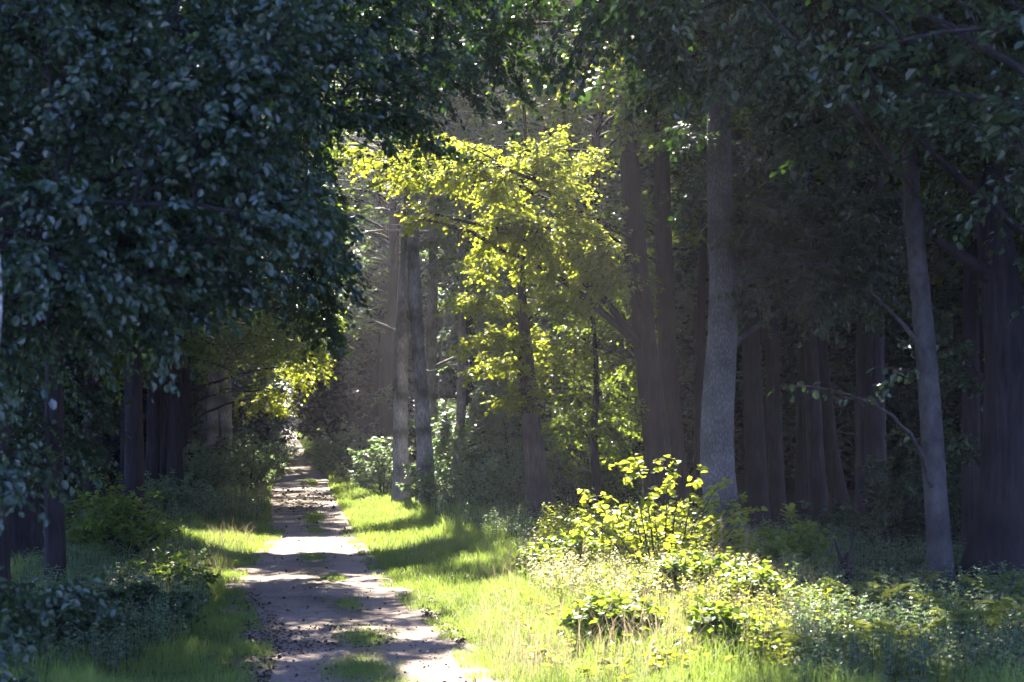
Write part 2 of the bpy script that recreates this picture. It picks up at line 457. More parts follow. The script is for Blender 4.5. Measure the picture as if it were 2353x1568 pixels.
# ------------------------------------------------------------------ ground and road
def ground_mat(name, cols, scale=1.2, bump=.3):
    m, nt, out = new_mat(name)
    tc = nt.nodes.new("ShaderNodeTexCoord")
    n1 = nt.nodes.new("ShaderNodeTexNoise"); n1.inputs["Scale"].default_value = scale; n1.inputs["Detail"].default_value = 9; n1.inputs["Roughness"].default_value = .68
    n2 = nt.nodes.new("ShaderNodeTexNoise"); n2.inputs["Scale"].default_value = scale * 30; n2.inputs["Detail"].default_value = 6
    nt.links.new(tc.outputs["Object"], n1.inputs["Vector"]); nt.links.new(tc.outputs["Object"], n2.inputs["Vector"])
    ad = nt.nodes.new("ShaderNodeMix"); ad.data_type = 'RGBA'; ad.inputs[0].default_value = .45
    nt.links.new(n1.outputs["Fac"], ad.inputs[6]); nt.links.new(n2.outputs["Fac"], ad.inputs[7])
    cr = nt.nodes.new("ShaderNodeValToRGB"); e = cr.color_ramp.elements
    for i, (p, c) in enumerate(cols):
        el = e[i] if i < 2 else e.new(p)
        el.position = p; el.color = (*c, 1)
    nt.links.new(ad.outputs[2], cr.inputs[0])
    pr = nt.nodes.new("ShaderNodeBsdfPrincipled"); pr.inputs["Roughness"].default_value = .9; pr.inputs["Specular IOR Level"].default_value = .2
    nt.links.new(cr.outputs[0], pr.inputs["Base Color"])
    bp = nt.nodes.new("ShaderNodeBump"); bp.inputs["Strength"].default_value = bump; bp.inputs["Distance"].default_value = .05
    nt.links.new(ad.outputs[2], bp.inputs["Height"]); nt.links.new(bp.outputs[0], pr.inputs["Normal"])
    nt.links.new(pr.outputs[0], out.inputs["Surface"])
    return m

EARTH = ground_mat("forest_floor_soil", [(.35, (.025, .022, .014)), (.6, (.06, .06, .025)), (.75, (.05, .08, .02))])
SAND = ground_mat("sandy_track", [(.38, (.09, .072, .06)), (.47, (.26, .205, .175)), (.7, (.36, .285, .25))], .9, .5)

nt = SAND.node_tree; pr = next(n for n in nt.nodes if n.type == 'BSDF_PRINCIPLED'); src = pr.inputs["Base Color"].links[0].from_socket
at_ = nt.nodes.new("ShaderNodeAttribute"); at_.attribute_name = "tone"
tc_ = nt.nodes.new("ShaderNodeTexCoord")
n3 = nt.nodes.new("ShaderNodeTexNoise"); n3.inputs["Scale"].default_value = .7; n3.inputs["Detail"].default_value = 8; n3.inputs["Roughness"].default_value = .7
nt.links.new(tc_.outputs["Object"], n3.inputs["Vector"])
m3 = nt.nodes.new("ShaderNodeMapRange"); m3.inputs[1].default_value = .42; m3.inputs[2].default_value = .6
nt.links.new(n3.outputs["Fac"], m3.inputs[0])
mm = nt.nodes.new("ShaderNodeMath"); mm.operation = 'MULTIPLY'
nt.links.new(at_.outputs["Fac"], mm.inputs[0]); nt.links.new(m3.outputs[0], mm.inputs[1])
mx = nt.nodes.new("ShaderNodeMix"); mx.data_type = 'RGBA'; mx.inputs[7].default_value = (.085, .08, .045, 1)
nt.links.new(mm.outputs[0], mx.inputs[0]); nt.links.new(src, mx.inputs[6]); nt.links.new(mx.outputs[2], pr.inputs["Base Color"])

xs = np.concatenate([np.linspace(-400, -22, 20), np.linspace(-20, 20, 161), np.linspace(22, 400, 20)])
ys = np.concatenate([np.linspace(-60, 8, 20), np.linspace(8.5, 70, 150), np.linspace(71, 260, 120), np.linspace(270, 900, 20)])
Xg, Yg = np.meshgrid(xs, ys); Zg = gz(Xg, Yg)
v = np.stack([Xg, Yg, Zg], -1).reshape(-1, 3); nx = len(xs)
ii = (np.arange(len(ys) - 1)[:, None] * nx + np.arange(nx - 1)[None]).reshape(-1, 1)
mb = MB(); mb.add(v, (ii + np.array([0, 1, nx + 1, nx])).reshape(-1), np.full(len(ii), 4))
tag(mb.build("ground", EARTH, smooth=True), kind="structure")

Yr = np.concatenate([np.linspace(-15, 70, 340), np.linspace(70.5, 300, 240)])
nc = 15
tt = np.linspace(0, 1, nc)
edge_l = road_l(Yr) - .1 + .10 * np.sin(Yr * 2.3) * np.sin(Yr * .9 + 1); edge_r = road_r(Yr) + .1 + .10 * np.sin(Yr * 1.9 + 2) * np.sin(Yr * .7)
Xr = edge_l[:, None] + (edge_r - edge_l)[:, None] * tt[None]
Yr2 = np.repeat(Yr[:, None], nc, 1)
rut = -.035 * (np.exp(-((tt - .25) / .1) ** 2) + np.exp(-((tt - .77) / .1) ** 2))
Zr = rise(Yr2) + .012 + rut[None] * 0.6 + .012 * np.sin(Xr * 5 + Yr2 * 1.1) * np.sin(Yr2 * 2.3)
Zr[:, 0] -= .03; Zr[:, -1] -= .03
v = np.stack([Xr, Yr2, Zr], -1).reshape(-1, 3)
ii = (np.arange(len(Yr) - 1)[:, None] * nc + np.arange(nc - 1)[None]).reshape(-1, 1)
mid = np.exp(-((tt - .52) / .11) ** 2) + .9 * np.exp(-(tt / .07) ** 2) + .9 * np.exp(-((1 - tt) / .07) ** 2)
mb = MB(); mb.add(v, (ii + np.array([0, 1, nc + 1, nc])).reshape(-1), np.full(len(ii), 4), np.tile(np.clip(mid, 0, 1), len(Yr)))
tag(mb.build("path", SAND, smooth=True), kind="structure")

# ------------------------------------------------------------------ trees one can tell apart
def COLX(x, Y): return CX + x * FOC / Y
def upright(x, Y, w, H=6):
    """a plain trunk line for a tree standing outside the picture"""
    c = COLX(x, Y); top = HY - (H - EYE) * FOC / Y
    return [(c + 8, top, w * .7), (c - 4, (top + HY) / 2, w * .9), (c, HY + EYE * FOC / Y, w)]

# --- right side of the track
tree("alder_tree", "pale scaly grey trunk with an S bend, standing in the sunlit weeds", 31,
     [(1652, 300, 54), (1652, 480, 60), (1666, 700, 66), (1656, 850, 74), (1642, 1000, 78), (1646, 1110, 80), (1670, 1230, 78), (1688, 1340, 80)],
     BARK_HERO, LEAF_DARK, 21,
     [dict(poly=[(1690, 430), (2090, 450), (2090, 690), (1900, 730), (1710, 690)], Y=(30, 33), n=100, leaf=.10, tl=.7, nt=14, nl=10, face=(.25, -.6, .6), jit=.45, hang=.8),
      dict(poly=[(1500, 200), (2000, 150), (2050, 480), (1550, 470)], Y=(28, 36), n=42, leaf=.10)],
     dict(h0=10, K=130, R=5.6, leaf=.18), flare=1.25, wob=.02)
tree("oak_tree", "dark leaning trunk with a bare limb reaching left over the track", 43.6,
     [(1442, 300, 42), (1446, 380, 45), (1460, 560, 50), (1478, 760, 55), (1500, 920, 58), (1514, 1080, 64), (1520, 1230, 74)],
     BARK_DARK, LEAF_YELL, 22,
     [dict(poly=[(800, 330), (890, 300), (1250, 290), (1380, 330), (1340, 430), (1240, 460), (1110, 440), (960, 420), (880, 430), (810, 380)], Y=(38.2, 42), n=84, leaf=.088, tl=.75, nt=16, nl=11, sag=.05, reach=2.0, per=34),
      dict(poly=[(1080, 480), (1250, 450), (1410, 480), (1420, 700), (1300, 700), (1200, 600), (1090, 570)], Y=(39.5, 43), n=64, leaf=.10, tl=.7, nt=16, nl=11, per=32),
      dict(poly=[(950, -120), (1560, -120), (1520, 300), (1300, 330), (1000, 260)], Y=(42, 48), n=110, leaf=.11, tl=.9, nt=16, nl=12, per=12, zmin=6),
      dict(poly=[(905, 450), (1000, 455), (990, 530), (910, 525)], Y=(38.8, 39.4), n=4, leaf=.10, tl=.5, nt=8, nl=9, reach=.8)],
     dict(h0=10.5, K=120, R=5.6, leaf=.19),
     limbs=[[(1450, 545, 43.4, 16), (1360, 500, 42, 14), (1270, 466, 41, 13), (1185, 430, 40.5, 11), (1140, 385, 40, 8), (1128, 360, 40, 6), (1000, 362, 39.6, 4), (880, 385, 39.2, 2)],
            [(1185, 430, 40.5, 8), (1140, 418, 40.2, 6), (1010, 412, 40, 4), (950, 425, 39.6, 2)],
            [(1500, 350, 43, 6), (1300, 345, 42, 5), (1070, 332, 41, 3)]])
tree("oak_tree", "straight dark trunk close behind the leaning dark one, nearly touching it", 46,
     [(1520, 380, 38), (1526, 640, 41), (1536, 860, 43), (1552, 1060, 46), (1562, 1210, 54)],
     BARK_DARK, LEAF_MID, 23,
     [dict(poly=[(1240, 440), (1480, 430), (1490, 1000), (1300, 980), (1260, 800)], Y=(45, 50), n=70, leaf=.11, tl=.9, nt=16, nl=11)],
     dict(h0=10.5, K=120, R=5.4, leaf=.19))
tree("hornbeam_tree", "brown trunk leaning left with tiers of bright sprays reaching towards the track", 43,
     [(1196, 560, 12), (1200, 700, 22), (1212, 850, 36), (1222, 1000, 44), (1236, 1120, 52), (1250, 1240, 70)],
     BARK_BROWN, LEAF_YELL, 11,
     [dict(poly=[(1045, 590), (1230, 570), (1250, 640), (1080, 640)], Y=(42, 44), n=9, leaf=.11, tl=.55, nt=16, nl=10, sag=.1, droop=.2, lift=-.4),
      dict(poly=[(1040, 680), (1240, 670), (1250, 710), (1050, 720)], Y=(42, 44), n=9, leaf=.11, tl=.55, nt=16, nl=10, sag=.1, droop=.2, lift=-.4),
      dict(poly=[(1060, 755), (1240, 740), (1250, 790), (1070, 800)], Y=(42, 44), n=9, leaf=.11, tl=.55, nt=16, nl=10, sag=.1, droop=.2, lift=-.4),
      dict(poly=[(1075, 835), (1250, 820), (1250, 860), (1080, 870)], Y=(42, 44), n=9, leaf=.11, tl=.55, nt=16, nl=10, sag=.1, droop=.2, lift=-.4),
      dict(poly=[(1120, 905), (1240, 890), (1250, 920), (1120, 925)], Y=(42, 44), n=6, leaf=.11, tl=.55, nt=14, nl=10, sag=.1, droop=.2, lift=-.4),
      dict(poly=[(1250, 560), (1400, 600), (1420, 930), (1260, 930)], Y=(42, 45), n=26, leaf=.10, tl=.6, nt=12, nl=10)],
     None, flare=1.2)
pole = MB()
q = np.array([[*at(1292, 1240, 43), .035], [*at(1272, 1150, 43.2), .028], [*at(1255, 1080, 43.3), .022], [*at(1246, 1000, 43.3), .015]])
q[0, 2] = gz(q[0, 0], 43) - .05
q = smooth_line(q, 10); add_tubes(pole, q[None, :, :3], q[None, :, 3], 6)
tag(pole.build("leaning_stick", BARK_MOSS, smooth=True, origin=q[0, :3]), "thin mossy yellow stick leaning on the brown hornbeam trunk", "stick")
tree("maple_sapling", "thin crooked dark sapling between the brown trunk and the leaning dark one", 44,
     [(1366, 760, 10), (1372, 900, 14), (1362, 1000, 18), (1370, 1100, 20), (1382, 1230, 24)],
     BARK_DARK, LEAF_MID, 8,
     [dict(poly=[(1260, 640), (1480, 620), (1500, 1040), (1270, 1060)], Y=(43, 47), n=36, leaf=.11, tl=.7, nt=14, nl=10)], None, sides=8)
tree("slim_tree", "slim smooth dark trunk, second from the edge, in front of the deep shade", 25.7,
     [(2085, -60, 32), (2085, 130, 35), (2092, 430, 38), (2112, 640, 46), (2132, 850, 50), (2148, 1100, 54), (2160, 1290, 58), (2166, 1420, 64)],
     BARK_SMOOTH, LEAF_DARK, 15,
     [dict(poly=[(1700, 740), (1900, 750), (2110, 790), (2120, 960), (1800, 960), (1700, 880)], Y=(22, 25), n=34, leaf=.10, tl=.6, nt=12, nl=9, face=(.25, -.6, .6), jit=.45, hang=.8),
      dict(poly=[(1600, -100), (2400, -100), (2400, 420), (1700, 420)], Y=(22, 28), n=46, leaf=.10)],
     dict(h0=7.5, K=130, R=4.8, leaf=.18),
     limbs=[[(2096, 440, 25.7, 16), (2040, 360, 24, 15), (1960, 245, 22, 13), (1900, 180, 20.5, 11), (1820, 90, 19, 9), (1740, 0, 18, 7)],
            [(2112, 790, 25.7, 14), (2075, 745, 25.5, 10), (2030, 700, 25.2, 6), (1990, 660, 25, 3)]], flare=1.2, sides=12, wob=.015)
tree("lime_tree", "broad flared trunk with long furrowed bark at the picture's edge", 26,
     [(2262, 250, 66), (2268, 400, 70), (2288, 560, 84), (2312, 760, 96), (2318, 950, 102), (2308, 1100, 112), (2300, 1230, 130), (2290, 1330, 152), (2280, 1420, 176)],
     BARK_DARK, LEAF_DARK, 20,
     [dict(poly=[(2050, -100), (2500, -100), (2500, 700), (2150, 620)], Y=(24, 29), n=46, leaf=.10),
      dict(poly=[(2130, 750), (2230, 700), (2230, 1000), (2150, 1050)], Y=(26.5, 30), n=12, leaf=.09, tl=.5, nt=10, nl=8)],
     dict(h0=7.5, K=130, R=5.2, leaf=.18),
     limbs=[[(2300, 660, 26, 40), (2240, 610, 25.8, 34), (2190, 578, 25.6, 27), (2146, 545, 25.4, 18)],
            [(2440, 640, 25.8, 26), (2353, 535, 24.5, 22), (2230, 430, 23, 20), (2130, 345, 22, 17), (2050, 250, 20.5, 14), (1980, 130, 19.5, 10), (1905, 30, 18.5, 7)]], flare=1.15, sides=18, wob=.035)
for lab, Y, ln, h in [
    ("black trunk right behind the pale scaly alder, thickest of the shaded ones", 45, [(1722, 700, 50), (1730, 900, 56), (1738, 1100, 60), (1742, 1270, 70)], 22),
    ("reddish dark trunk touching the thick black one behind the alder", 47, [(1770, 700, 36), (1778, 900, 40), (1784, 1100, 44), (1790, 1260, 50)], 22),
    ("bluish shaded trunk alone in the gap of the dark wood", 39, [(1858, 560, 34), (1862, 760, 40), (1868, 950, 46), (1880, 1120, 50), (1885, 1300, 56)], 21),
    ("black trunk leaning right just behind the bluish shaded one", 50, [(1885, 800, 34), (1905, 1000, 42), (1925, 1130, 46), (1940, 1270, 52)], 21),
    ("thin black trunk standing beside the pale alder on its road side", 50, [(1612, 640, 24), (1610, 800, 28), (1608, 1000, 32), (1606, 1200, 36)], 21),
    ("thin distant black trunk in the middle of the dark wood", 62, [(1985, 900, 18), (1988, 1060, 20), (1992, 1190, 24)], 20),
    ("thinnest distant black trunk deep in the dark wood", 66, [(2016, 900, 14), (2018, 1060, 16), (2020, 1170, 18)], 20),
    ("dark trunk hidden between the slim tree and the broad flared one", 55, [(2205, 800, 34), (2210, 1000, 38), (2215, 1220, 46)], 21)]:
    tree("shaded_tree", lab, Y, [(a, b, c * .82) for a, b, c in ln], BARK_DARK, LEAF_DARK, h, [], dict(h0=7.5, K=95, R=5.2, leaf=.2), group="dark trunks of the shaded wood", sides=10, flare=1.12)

# --- beside the track in the hazy middle
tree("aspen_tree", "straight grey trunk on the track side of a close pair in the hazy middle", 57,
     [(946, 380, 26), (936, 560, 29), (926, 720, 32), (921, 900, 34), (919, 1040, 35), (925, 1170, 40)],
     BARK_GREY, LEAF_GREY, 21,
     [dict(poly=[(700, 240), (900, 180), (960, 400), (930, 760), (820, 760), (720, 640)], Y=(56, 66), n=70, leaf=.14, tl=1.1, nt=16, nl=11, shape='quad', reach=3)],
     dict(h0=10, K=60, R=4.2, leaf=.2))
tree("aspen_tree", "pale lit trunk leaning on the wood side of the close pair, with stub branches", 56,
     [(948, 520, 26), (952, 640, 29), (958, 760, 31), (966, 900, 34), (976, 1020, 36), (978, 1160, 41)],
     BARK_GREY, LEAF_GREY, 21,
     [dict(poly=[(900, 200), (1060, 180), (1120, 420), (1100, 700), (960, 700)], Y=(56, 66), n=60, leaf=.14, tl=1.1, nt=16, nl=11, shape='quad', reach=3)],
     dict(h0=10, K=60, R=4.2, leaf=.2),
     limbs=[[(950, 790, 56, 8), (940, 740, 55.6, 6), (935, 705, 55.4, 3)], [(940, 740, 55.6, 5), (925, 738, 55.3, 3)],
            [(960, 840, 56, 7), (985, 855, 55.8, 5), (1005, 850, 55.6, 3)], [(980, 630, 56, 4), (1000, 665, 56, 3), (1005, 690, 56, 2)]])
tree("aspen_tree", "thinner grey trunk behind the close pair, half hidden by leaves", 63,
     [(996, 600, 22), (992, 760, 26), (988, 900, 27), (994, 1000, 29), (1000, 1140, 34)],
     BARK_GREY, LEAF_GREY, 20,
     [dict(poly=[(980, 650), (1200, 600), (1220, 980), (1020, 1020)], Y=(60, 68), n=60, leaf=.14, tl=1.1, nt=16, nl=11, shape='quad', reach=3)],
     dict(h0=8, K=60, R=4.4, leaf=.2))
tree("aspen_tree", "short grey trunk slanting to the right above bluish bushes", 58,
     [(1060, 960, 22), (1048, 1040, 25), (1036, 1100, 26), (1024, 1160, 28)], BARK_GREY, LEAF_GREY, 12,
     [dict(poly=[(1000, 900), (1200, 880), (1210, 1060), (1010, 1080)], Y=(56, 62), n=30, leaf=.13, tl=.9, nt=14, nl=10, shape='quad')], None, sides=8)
tree("spruce_tree", "dark brownish spruce overhanging the far bend of the track", 105,
     [(770, 700, 14), (772, 900, 18), (771, 1060, 24)], BARK_DARK, LEAF_SPRUCE, 18,
     [dict(poly=[(700, 850), (800, 790), (920, 820), (930, 1010), (860, 1040), (740, 1010), (690, 960)], Y=(98, 112), n=110, leaf=.22, tl=1.3, nt=16, nl=12, shape='quad', reach=3, hang=.9, lift=.6)],
     dict(h0=8, K=60, R=4.5, leaf=.26, cut=False), sides=8)
tree("spruce_tree", "smaller dark spruce standing at the end of the far track", 122,
     [(736, 850, 10), (735, 960, 12), (734, 1046, 16)], BARK_DARK, LEAF_SPRUCE, 17,
     [dict(poly=[(690, 800), (760, 800), (770, 1000), (716, 1000), (690, 940)], Y=(116, 128), n=60, leaf=.25, tl=1.4, nt=16, nl=12, shape='quad', reach=3, hang=.9)],
     dict(h0=8, K=50, R=4.5, leaf=.28, cut=False), sides=8)

# --- left of the track
FAR_L = [(250, 640), (780, 700), (760, 800), (690, 870), (600, 860), (430, 850), (250, 890)]
for lab, Y, ln, h, n in [
    ("grey trunk in front of a group of four, smooth and lit along one side", 50, [(355, 850, 28), (352, 1000, 31), (350, 1100, 34), (345, 1200, 40)], 20, 30),
    ("brown trunk nearest the track in the group of four", 50, [(402, 800, 30), (403, 960, 36), (402, 1080, 38), (402, 1195, 44)], 21, 42),
    ("thin trunk squeezed between two thicker ones in the group of four", 54, [(374, 850, 16), (376, 1000, 18), (378, 1180, 22)], 18, 24),
    ("dim greyish trunk with fluted bark, farthest from the track in the group of four", 51, [(300, 850, 30), (304, 1010, 34), (314, 1100, 38), (322, 1190, 40)], 20, 30),
    ("left trunk of two straight ones above an ivy bush", 69, [(492, 760, 24), (490, 940, 27), (489, 1080, 30), (489, 1135, 33)], 22, 44),
    ("right trunk of two straight ones above an ivy bush", 69, [(519, 760, 25), (518, 940, 28), (520, 1080, 30), (520, 1135, 33)], 22, 44)]:
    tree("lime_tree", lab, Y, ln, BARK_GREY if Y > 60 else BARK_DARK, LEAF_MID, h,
         [dict(poly=FAR_L, Y=(Y - 5, Y + 8), n=n, leaf=.12, tl=1.0, nt=16, nl=11, shape='quad', reach=2.6, lift=.8, zmin=4)],
         dict(h0=7, K=80, R=6.0, leaf=.2), group="trunks on the far left verge", sides=10)
tree("dark_shrub_tree", "low dark tree hanging over the far end of the track", 92,
     [(600, 900, 16), (602, 1000, 18), (604, 1090, 24)], BARK_DARK, LEAF_DARK, 15,
     [dict(poly=[(540, 860), (640, 900), (640, 1000), (600, 1090), (540, 1100)], Y=(86, 98), n=90, leaf=.2, tl=1.2, nt=16, nl=12, shape='quad', reach=3, hang=.8)],
     dict(h0=6, K=50, R=4.5, leaf=.25, cut=False), sides=8)
tree("broadleaf_tree", "tree whose branch tips catch yellow sun above the far track", 64,
     [(430, 700, 20), (428, 900, 24), (426, 1140, 34)], BARK_DARK, LEAF_YELL, 20,
     [dict(poly=[(655, 800), (745, 790), (735, 865), (690, 890)], Y=(61, 67), n=14, leaf=.13, tl=.9, nt=16, nl=11, shape='quad', reach=2),
      dict(poly=[(600, 890), (660, 900), (640, 950), (600, 950)], Y=(60, 68), n=6, leaf=.13, tl=.9, nt=16, nl=11, shape='quad', reach=2)],
     dict(h0=8, K=40, R=4, leaf=.2), sides=8)

# --- the near wall of leaves on the left
WALL = [(-150, -150), (860, -150), (860, 30), (770, 150), (710, 260), (720, 380), (790, 480), (800, 690), (740, 720), (640, 650), (560, 650), (430, 730), (250, 840), (-150, 930)]
WALL_LO = [(-150, 930), (150, 930), (150, 1080), (60, 1200), (130, 1320), (150, 1400), (60, 1480), (60, 1620), (-150, 1620)]
for lab, x, Y, H, polys in [
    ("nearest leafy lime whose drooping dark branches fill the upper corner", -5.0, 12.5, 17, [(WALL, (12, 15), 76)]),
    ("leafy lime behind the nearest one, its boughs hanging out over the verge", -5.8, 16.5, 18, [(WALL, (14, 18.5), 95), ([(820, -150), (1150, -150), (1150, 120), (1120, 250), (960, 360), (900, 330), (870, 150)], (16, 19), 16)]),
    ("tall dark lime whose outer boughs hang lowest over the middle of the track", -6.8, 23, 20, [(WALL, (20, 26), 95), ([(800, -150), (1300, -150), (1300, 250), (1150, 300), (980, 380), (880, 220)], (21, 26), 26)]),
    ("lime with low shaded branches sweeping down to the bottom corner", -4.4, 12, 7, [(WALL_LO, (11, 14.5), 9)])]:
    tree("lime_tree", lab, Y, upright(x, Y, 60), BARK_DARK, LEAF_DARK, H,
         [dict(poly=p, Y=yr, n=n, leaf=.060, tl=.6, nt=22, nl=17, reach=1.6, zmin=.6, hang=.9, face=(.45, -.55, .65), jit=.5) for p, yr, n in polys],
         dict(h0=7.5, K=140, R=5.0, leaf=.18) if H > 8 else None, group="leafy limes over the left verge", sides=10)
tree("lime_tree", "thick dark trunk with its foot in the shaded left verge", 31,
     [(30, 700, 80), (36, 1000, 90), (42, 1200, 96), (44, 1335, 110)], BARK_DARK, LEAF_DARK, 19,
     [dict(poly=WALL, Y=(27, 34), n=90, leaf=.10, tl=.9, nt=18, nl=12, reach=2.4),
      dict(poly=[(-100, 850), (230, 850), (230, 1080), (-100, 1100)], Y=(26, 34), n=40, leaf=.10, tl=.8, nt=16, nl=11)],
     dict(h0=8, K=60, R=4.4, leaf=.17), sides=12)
tree("maple_tree", "maple with dark drooping leaf tips silhouetted against the hazy gap", 36,
     [(-60, 700, 50), (-66, 1000, 56), (-70, 1290, 66)], BARK_DARK, LEAF_DARK, 18,
     [dict(poly=[(560, 420), (790, 430), (815, 660), (780, 780), (700, 800), (640, 700), (560, 640)], Y=(33, 38), n=46, leaf=.12, tl=.7, nt=14, nl=9, reach=2, lift=1.0),
      dict(poly=[(200, 500), (600, 500), (640, 700), (500, 800), (250, 850)], Y=(33, 40), n=60, leaf=.11, tl=.9, nt=16, nl=11),
      dict(poly=[(500, -100), (1000, -100), (900, 250), (720, 300), (600, 420)], Y=(33, 42), n=50, leaf=.12, tl=.9, nt=16, nl=11)],
     dict(h0=8, K=60, R=4.6, leaf=.17), sides=10)
tree("birch_tree", "strip of white birch bark at the very edge among dark leaves", 12.0,
     [(-40, 300, 20), (-16, 560, 24), (-7, 620, 26), (-5, 680, 26), (-8, 740, 26), (-26, 900, 28), (-50, 1700, 30)], BARK_BIRCH, LEAF_DARK, 3.5, [], None, sides=10)

# --- trees whose crowns meet over the track and shade it
for lab, x, Y, H, z0 in [("added shade tree hidden behind the broad flared trunk, crown filling the upper right", 6.7, 29, 20, 8.5),
                         ("dense added shade tree arching high over the near bough tips, trunk lost in the leaves", -5.4, 21, 19, 9), ("dense added shade tree arching high, just past the first one", -6.2, 27, 21, 9),
                         ("leaning shade tree, added so its crown spreads right over the middle of the track", -7.2, 38, 21, 8),
                         ("added shade tree with its foot outside the picture, crown over the sunny verge", 5.8, 18, 18, 9.5), ("added shade tree with its foot outside the picture, crown over the near left boughs", -4.6, 15, 18, 9),
                         ("tall tree behind the left wall of leaves, crown arching over the track", -9.5, 40, 21, 7), ("second tall arching tree on the left, past the first", -10.5, 50, 23, 8),
                         ("third arching tree on the left, above the group of four trunks", -11.5, 60, 24, 8), ("arching tree above the far left pair of trunks", -12, 72, 24, 8),
                         ("tree arching over the far bend from the right", -5.2, 84, 22, 6), ("tree arching over the track past the far bend", -6.3, 97, 22, 6),
                         ("arching tree above the hazy close pair on the right of the track", -1.5, 66, 25, 8), ("added shade tree arching high over the ferns and the broad flared trunk", 7.5, 20, 19, 8.5), ("added shade tree arching high over the near left wall of leaves", -8.5, 30, 21, 8.5),
                         ("added shade tree arching high above the bluish shaded trunk", 9.5, 34, 21, 9), ("added shade tree arching high above the black trunks", 10.5, 44, 22, 9),
                         ("tall tree whose crown closes over the leaning dark trunk", 4.62, 62, 25, 8)]:
    tree("arching_tree", lab, Y, upright(x, Y, 44), BARK_DARK, LEAF_MID, H,
         [], dict(h0=z0, K=140, R=6.2, leaf=.2, nt=16, nl=13), group="crowns arching over the track", sides=9)  # trees added to block the sun

tree("arching_tree", "pale leafy tree beyond the hazy pair, filling the bright gap with fine foliage", 76, upright(-2.5, 76, 36), BARK_GREY, LEAF_GREY, 25,
     [dict(poly=[(690, 240), (1080, 180), (1100, 500), (1080, 700), (1000, 780), (720, 780)], Y=(68, 80), n=230, leaf=.15, tl=1.2, nt=16, nl=11, shape='quad', reach=3, zmin=3),
      dict(poly=[(860, 700), (1010, 700), (1010, 1000), (870, 980)], Y=(70, 80), n=40, leaf=.14, tl=1.0, nt=14, nl=11, shape='quad', reach=3, zmin=2)],
     dict(h0=8, K=90, R=5.4, leaf=.2), group="crowns arching over the track", sides=9)
tree("arching_tree", "tall tree with sun flecked leaves whose crown closes over the hornbeam", 54, upright(2.2, 56, 36), BARK_DARK, LEAF_MID, 24,
     [dict(poly=[(900, -150), (1650, -150), (1650, 440), (1250, 330), (1000, 330)], Y=(48, 58), n=150, leaf=.14, tl=1.1, nt=16, nl=11, shape='quad', reach=3, zmin=6)],
     dict(h0=9, K=110, R=5.6, leaf=.2), group="crowns arching over the track", sides=9)

# --- near canopy on the right
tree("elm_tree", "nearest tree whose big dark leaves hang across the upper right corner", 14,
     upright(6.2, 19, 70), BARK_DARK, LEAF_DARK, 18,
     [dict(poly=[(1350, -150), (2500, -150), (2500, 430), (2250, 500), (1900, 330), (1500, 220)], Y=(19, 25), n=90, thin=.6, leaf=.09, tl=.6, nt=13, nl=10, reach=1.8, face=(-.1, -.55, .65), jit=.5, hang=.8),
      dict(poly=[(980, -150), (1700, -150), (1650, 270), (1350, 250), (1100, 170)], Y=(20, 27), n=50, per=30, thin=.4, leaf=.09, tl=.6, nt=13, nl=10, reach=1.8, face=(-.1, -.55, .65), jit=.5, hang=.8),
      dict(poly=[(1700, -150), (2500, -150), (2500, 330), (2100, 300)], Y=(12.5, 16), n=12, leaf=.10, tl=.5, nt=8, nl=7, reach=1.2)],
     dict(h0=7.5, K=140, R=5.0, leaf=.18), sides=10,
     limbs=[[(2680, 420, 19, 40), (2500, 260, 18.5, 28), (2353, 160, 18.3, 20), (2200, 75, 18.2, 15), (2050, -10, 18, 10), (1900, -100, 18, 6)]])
tree("elm_tree", "leafy elm spreading over the track, sun flecks showing through its boughs", 36,
     upright(6.5, 36, 70), BARK_DARK, LEAF_MID, 20,
     [dict(poly=[(1000, -150), (1750, -150), (1700, 300), (1450, 360), (1250, 300), (1000, 200)], Y=(30, 39), n=140, leaf=.11, tl=.9, nt=16, nl=11)],
     dict(h0=9, K=70, R=4.6, leaf=.17), sides=10)

# ------------------------------------------------------------------ background wood: a few kinds, many copies
def proto(name, bark, leaf, H, h0, R, K, w, leafsize):
    root = tree(name, None, 60, [(COLX(0, 60), HY - (6 - EYE) * FOC / 60, w * .8), (COLX(0, 60), HY + EYE * FOC / 60, w)], bark, leaf, H, [],
                dict(h0=h0, K=K, R=R, leaf=leafsize, cut=False, nt=16, nl=13, tl=1.5), sides=8)
    return root

def copy_tree(root, x, Y, rz, s):
    r = root.copy(); COL.objects.link(r)
    r.location = (x, Y, float(gz(x, Y)) - .1); r.rotation_euler = (0, 0, rz); r.scale = (s, s, s)
    for ch in root.children:
        c = ch.copy(); COL.objects.link(c); c.parent = r
        for g in ch.children:
            d = g.copy(); COL.objects.link(d); d.parent = c
    return r

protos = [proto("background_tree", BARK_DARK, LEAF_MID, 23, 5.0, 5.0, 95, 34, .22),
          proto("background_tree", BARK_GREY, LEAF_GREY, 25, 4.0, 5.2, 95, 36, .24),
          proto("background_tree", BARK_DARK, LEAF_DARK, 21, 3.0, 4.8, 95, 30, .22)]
KINDS = ["mid green broadleaf tree of the wood behind the verge trees", "grey green tall tree of the wood behind the verge trees", "dark green low branched tree of the wood behind the verge trees"]
spots = []
for k in range(6000):
    Y = 40 + 130 * rng.random() ** 1.2; side = -1 if rng.random() < .5 else 1
    near = 2.8 + (4.5 if Y < 74 else 0)
    x = (road_r(Y) + near + 26 * rng.random() ** 1.2) if side > 0 else (road_l(Y) - near - 26 * rng.random() ** 1.2)
    if Y < 74 and -11 < x < 7: continue
    if Y < 48 and x > 0 and x < 12: continue
    if Y < 98 and -10 < x < 1: continue
    if abs(x) > .30 * Y + 9: continue
    if all((x - a) ** 2 + (Y - b) ** 2 > 3.2 ** 2 for a, b in spots): spots.append((x, Y))
    if len(spots) > 210: break
